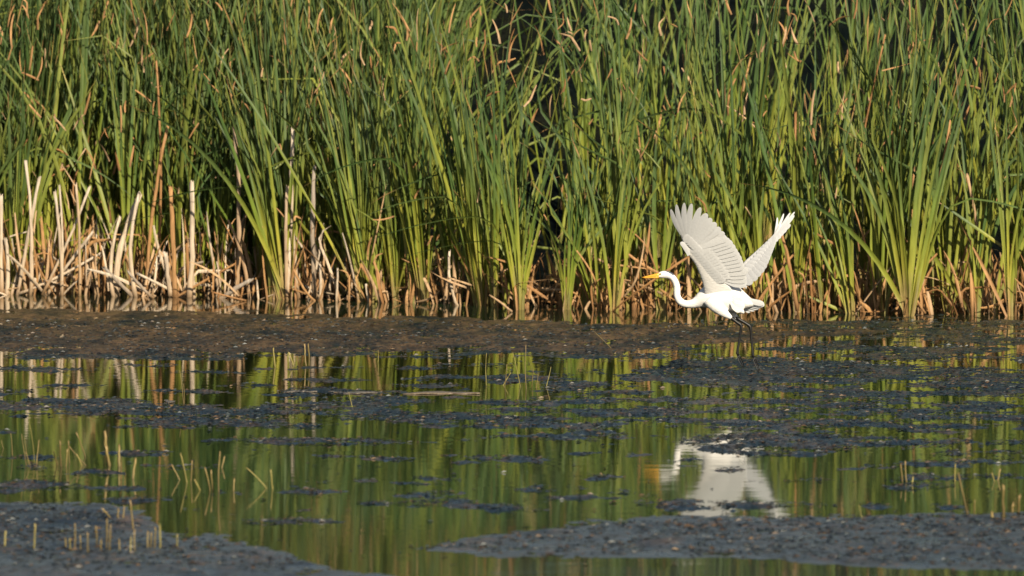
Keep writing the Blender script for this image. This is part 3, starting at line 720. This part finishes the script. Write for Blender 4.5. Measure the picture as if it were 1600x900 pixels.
add(*px_loft(smooth_pts([(1140, 470, 15, 12), (1150, 480, 9, 9), (1158, 486, 5, 6), (1163, 489, 1.5, 2)]), 16))
raw = mesh_py('body', [Vector(v) - ORG for v in V], F)
tmp = bpy.data.objects.new('tmp', raw); COL.objects.link(tmp)
md = tmp.modifiers.new('r', 'REMESH'); md.mode = 'VOXEL'; md.voxel_size = 0.0045; md.use_smooth_shade = True
sm = tmp.modifiers.new('s', 'SMOOTH'); sm.factor = 0.5; sm.iterations = 5
body_me = bpy.data.meshes.new_from_object(tmp.evaluated_get(bpy.context.evaluated_depsgraph_get()))
bpy.data.objects.remove(tmp); bpy.data.meshes.remove(raw); body_me.name = 'body'
link('body', body_me, egret, M_BODY)
# bill, eyes
V, F = px_loft([(1032, 429.2, 3.6, 3.4), (1026, 430.2, 3.0, 2.8), (1018, 431.4, 2.2, 2.0), (1009, 432.7, 1.3, 1.2), (1003, 433.7, 0.4, 0.4)], 12); part('upper_bill', V, F, M_BILL)
V, F = px_loft([(1029, 432.9, 2.2, 2.7), (1024, 433.3, 1.9, 2.2), (1017, 433.6, 1.5, 1.6), (1009, 434, 0.9, 1.0), (1004, 434, 0.3, 0.4)], 12); part('lower_bill', V, F, M_BILL)
for sgn in (-1, 1):
    def ball(c, r, flat):
        return loft([[c + Vector((math.cos(t) * math.sin(ph) * r, math.cos(ph) * r * flat * sgn, math.sin(t) * math.sin(ph) * r)) for t in (2 * math.pi * k / 10 for k in range(10))] for ph in (0.15, 0.5, 0.9, 1.3, 1.57)])
    c = bp_(1031.8, 428.0, sgn * 3.9 * S)
    V, F = ball(c, 1.5 * S, 0.8); ey = part('eye', V, F, M_IRIS)
    V, F = ball(c + Vector((0, sgn * 0.75 * S, 0)), 0.85 * S, 0.7); part('pupil', V, F, M_PUPIL, ey)
# legs: shank, hock, foot with three front toes and a hind toe
def leg(pts, toes, y0):
    V, F = px_loft([(x, y, r * 1.18, r * 1.1, y0) for x, y, r in pts], 10); lg = part('leg', V, F, M_LEG)
    for k, tp in enumerate(toes):
        q = [(x, y, max(0.35, 1.15 - 0.18 * i), max(0.35, 1.1 - 0.18 * i), y0 + (k - 1) * 0.007 * i) for i, (x, y) in enumerate(tp)]
        V, F = px_loft(q, 8); part('toe', V, F, M_LEG, lg)
leg([(1138, 493, 2.6), (1144, 498, 2.5), (1152, 504, 2.1), (1156.5, 506.8, 2.3), (1158.3, 509, 2.4), (1157.6, 514, 1.7), (1155.5, 530, 1.45), (1152.8, 545, 1.5), (1152.2, 552, 2.0), (1153.5, 556, 1.6)],
    [[(1152.6, 553), (1152.5, 559), (1154.5, 565), (1158, 570), (1161, 574)], [(1153, 553), (1155, 559), (1158, 565), (1160.5, 571), (1162, 576)], [(1153.5, 553), (1157, 558), (1160, 564), (1162, 569), (1162.5, 572)], [(1152, 553), (1154.5, 555.5), (1157.5, 558)]], -.035)
leg([(1149, 495, 2.6), (1156, 500, 2.3), (1165, 505, 2.0), (1170.5, 508.5, 2.3), (1172.6, 511.5, 2.5), (1173, 517, 1.7), (1174.4, 532, 1.45), (1175.8, 548, 1.5), (1176.4, 555, 2.0), (1177.5, 559, 1.6)],
    [[(1176.4, 556), (1177, 563), (1180, 570), (1183, 577), (1185, 583)], [(1177, 556), (1179.5, 563), (1182.5, 570), (1185, 578), (1187, 586)], [(1177.5, 556), (1181, 562), (1184, 569), (1186, 575), (1186.5, 579)], [(1176.5, 556), (1178.5, 559), (1181, 562)]], .035)

# wings
def depth_near(px, py): z = (455 - py) * S; return -0.065 - 0.66 * z
def depth_far(px, py): z = (446 - py) * S; return 0.06 + 0.45 * z - 0.75 * (px - 1160) * S
def feather(parent, base, tip, w, depth, off, bow=0.0, tilt=0.004, fat=0.55, root=0.35, name='feather', tipround=0.22, m=None, off1=None):
    off1 = off if off1 is None else off1; n = 18; bx, by = base; tx, ty = tip; dx, dy = tx - bx, ty - by; l = math.hypot(dx, dy); ux, uy = dx / l, dy / l; nx, ny = -uy, ux
    rows = []
    for i in range(n + 1):
        t = 1 - (1 - i / n) ** 1.5
        g = root + (1 - root) * min(1, t / fat)
        if t > 1 - tipround: g *= math.sqrt(max(0.0, 1 - ((t - 1 + tipround) / tipround) ** 2)) * 0.94 + 0.06
        cx = bx + dx * t + nx * bow * 4 * t * (1 - t); cy = by + dy * t + ny * bow * 4 * t * (1 - t)
        rows.append([bp_(cx + nx * s * w / 2 * g, cy + ny * s * w / 2 * g, depth(cx + nx * s * w / 2 * g, cy + ny * s * w / 2 * g) + off + (off1 - off) * t + tilt * s * g - 0.0012 * (1 - s * s) * g) for s in (-1, -.5, 0, .5, 1)])
    V, F = loft(rows, closed=False, caps=False)
    return part(name, V, F, m or M_FEATHER, parent)
def arm(name, stations, depth, thick, sgn):
    rings = []
    for (lx, ly, rx, ry, th) in smooth_pts([(*s_, t_) for s_, t_ in zip(stations, thick)], 3):
        r = []
        for k in range(14):
            a_ = 2 * math.pi * k / 14; u = 0.5 - 0.5 * math.cos(a_)       # leading edge -> trailing edge
            x, y = lx + (rx - lx) * u, ly + (ry - ly) * u
            r.append(bp_(x, y, depth(x, y) + math.sin(a_) * th * (1.15 - u * 0.75)))
        rings.append(r)
    V, F = loft(rings); return part(name, V, F, M_BODY)
near = arm('wing', [(1101, 466, 1146, 466), (1100, 456, 1143, 452), (1097.5, 441, 1133, 441), (1093, 428, 1122, 428), (1086.5, 413.5, 1111, 414), (1079, 403, 1099, 402), (1071, 394, 1090, 393), (1066, 386, 1086, 384), (1066, 376, 1079, 377), (1062, 364, 1071, 367), (1057, 350, 1061, 352)],
           depth_near, [.018, .018, .014, .011, .010, .009, .008, .006, .003, .002, .001], -1)
near['label'] = 'near wing raised and spread, seen from below'
prim_t = [(1048, 327), (1056.8, 319.5), (1069, 317), (1080.5, 318), (1094.5, 324), (1104.5, 333.5), (1111.5, 341), (1119, 348), (1126, 356), (1132, 363.5)]
prim_w = [7.2, 7.8, 8.4, 9.2, 10.6, 12, 12, 12.5, 13, 13]
for i, (tp, w) in enumerate(zip(prim_t, prim_w)):
    u = i / 9; b_ = (1070 + u * 17, 374 + u * 17)
    feather(near, b_, tp, w, depth_near, -0.0060 + 0.0005 * i, off1=-0.005 + .0005 * i, bow=-2.2 + 1.2 * u, tilt=-0.0048, fat=0.5 if i < 5 else 0.7, tipround=0.34 if i < 5 else 0.2)
sec_t = [(1136, 371), (1141, 375.5), (1145, 379), (1149.3, 385.5), (1152.7, 392), (1156, 397.5), (1159, 403), (1161, 409), (1163, 415), (1169, 422.7), (1166, 429), (1167, 436), (1167, 443)]
for i, tp in enumerate(sec_t):
    u = i / (len(sec_t) - 1); b_ = (1087 + u * 42, 390 + u * 48)
    feather(near, b_, tp, 14.5, depth_near, -0.0055 + 0.0003 * i, bow=-2.0 + 3.0 * u, tilt=-0.0060, fat=0.5, tipround=0.16)
for i in range(17):       # coverts lying over the feather roots
    u = i / 16; b_ = (1072 + u * 50, 380 + u * 50); tip = (prim_t + sec_t)[min(22, 3 + int(i * 1.18))]
    d = (tip[0] - b_[0], tip[1] - b_[1]); f = 0.22 if i < 6 else 0.42
    feather(near, b_, (b_[0] + d[0] * f, b_[1] + d[1] * f), 11, depth_near, -0.0110 + 0.0001 * i, off1=-0.0090 + 0.0001 * i, bow=-.6, tilt=-0.0040, fat=0.4, name='covert_feather', tipround=0.3, root=.5)
for i in range(13):
    u = i / 12; b_ = (1077 + u * 33, 392 + u * 46); tip = (1092 + u * 42, 391 + u * 47)
    feather(near, b_, tip, 10, depth_near, -0.0050, off1=-0.0135, bow=0, tilt=-0.0018, fat=0.4, name='covert_feather', tipround=0.35, root=.5)
feather(near, (1076.5, 399), (1064, 378), 7.5, depth_near, -0.014, bow=1.5, fat=0.4, name='alula_feather', root=.7)
farw = arm('wing', [(1150, 432, 1166, 452), (1160, 412, 1176, 424), (1176, 397, 1188, 404), (1193, 381.5, 1201, 387), (1205, 370, 1210, 375), (1211, 363, 1214, 367), (1219, 350, 1221, 352)],
           depth_far, [.016, .015, .012, .010, .007, .005, .002], 1)
farw['label'] = 'far wing raised behind the body, trailing edge scalloped'
fp = [((1214.6, 339.7), 3.4), ((1224.6, 333.8), 3.8), ((1234.7, 332.3), 4.0), ((1241.7, 331), 4.2), ((1241.2, 336.5), 5.2), ((1235, 350.5), 7), ((1229, 357), 8), ((1224, 362), 8.5), ((1220, 367), 9), ((1216, 372), 9)]
for i, (tp, w) in enumerate(fp):
    u = i / 9; b_ = (1210 - u * 5, 366 + u * 8)
    feather(farw, b_, tp, w, depth_far, 0.006 - 0.0012 * i, bow=1.2 if i < 5 else .5, fat=0.4, tipround=0.35 if i < 5 else .2)
fs = [(1214, 373), (1212.5, 378), (1211, 383), (1209, 388.5), (1207, 394), (1205, 399.5), (1203, 405), (1200.5, 411), (1197.5, 418), (1193.5, 424.5), (1188, 431), (1182, 438), (1173.5, 445)]
for i, tp in enumerate(fs):
    u = i / 12; b_ = (1204 - u * 44, 374 + u * 44)
    feather(farw, b_, tp, 9.5 + 2.5 * u, depth_far, -0.010 - 0.0006 * i, bow=0.5 + 1.5 * u, fat=0.5, tipround=0.16, tilt=0.0070)
for i in range(10):
    u = i / 9; b_ = (1200 - u * 40, 376 + u * 42); tp = fs[1 + i]
    feather(farw, b_, (b_[0] + (tp[0] - b_[0]) * .5, b_[1] + (tp[1] - b_[1]) * .5), 9, depth_far, -0.0150 - 0.0006 * i, off1=-0.0130 - 0.0006 * i, bow=.5, fat=.4, tipround=.3, name='covert_feather', tilt=.0040)
# tail
tail = [(1194, 475), (1194.5, 477), (1190, 479), (1186, 481.5), (1180, 484), (1173, 486.5)]
for i, tp in enumerate(tail):
    feather(egret, (1150 + i, 466 + i * 2.2), tp, 9, lambda x, y: 0.0, -0.03 + 0.012 * i, fat=.4, tipround=.2, name='tail_feather', tilt=.006)
for i, (b_, tp) in enumerate([((1146, 470), (1163, 481)), ((1142, 473), (1157, 487)), ((1140, 462), (1160, 468)), ((1138, 464), (1156, 473))]):
    feather(egret, b_, tp, 11, lambda x, y: 0.0, -0.085 + .006 * i, fat=.4, tipround=.35, name='tail_covert', tilt=.004, m=M_BODY)
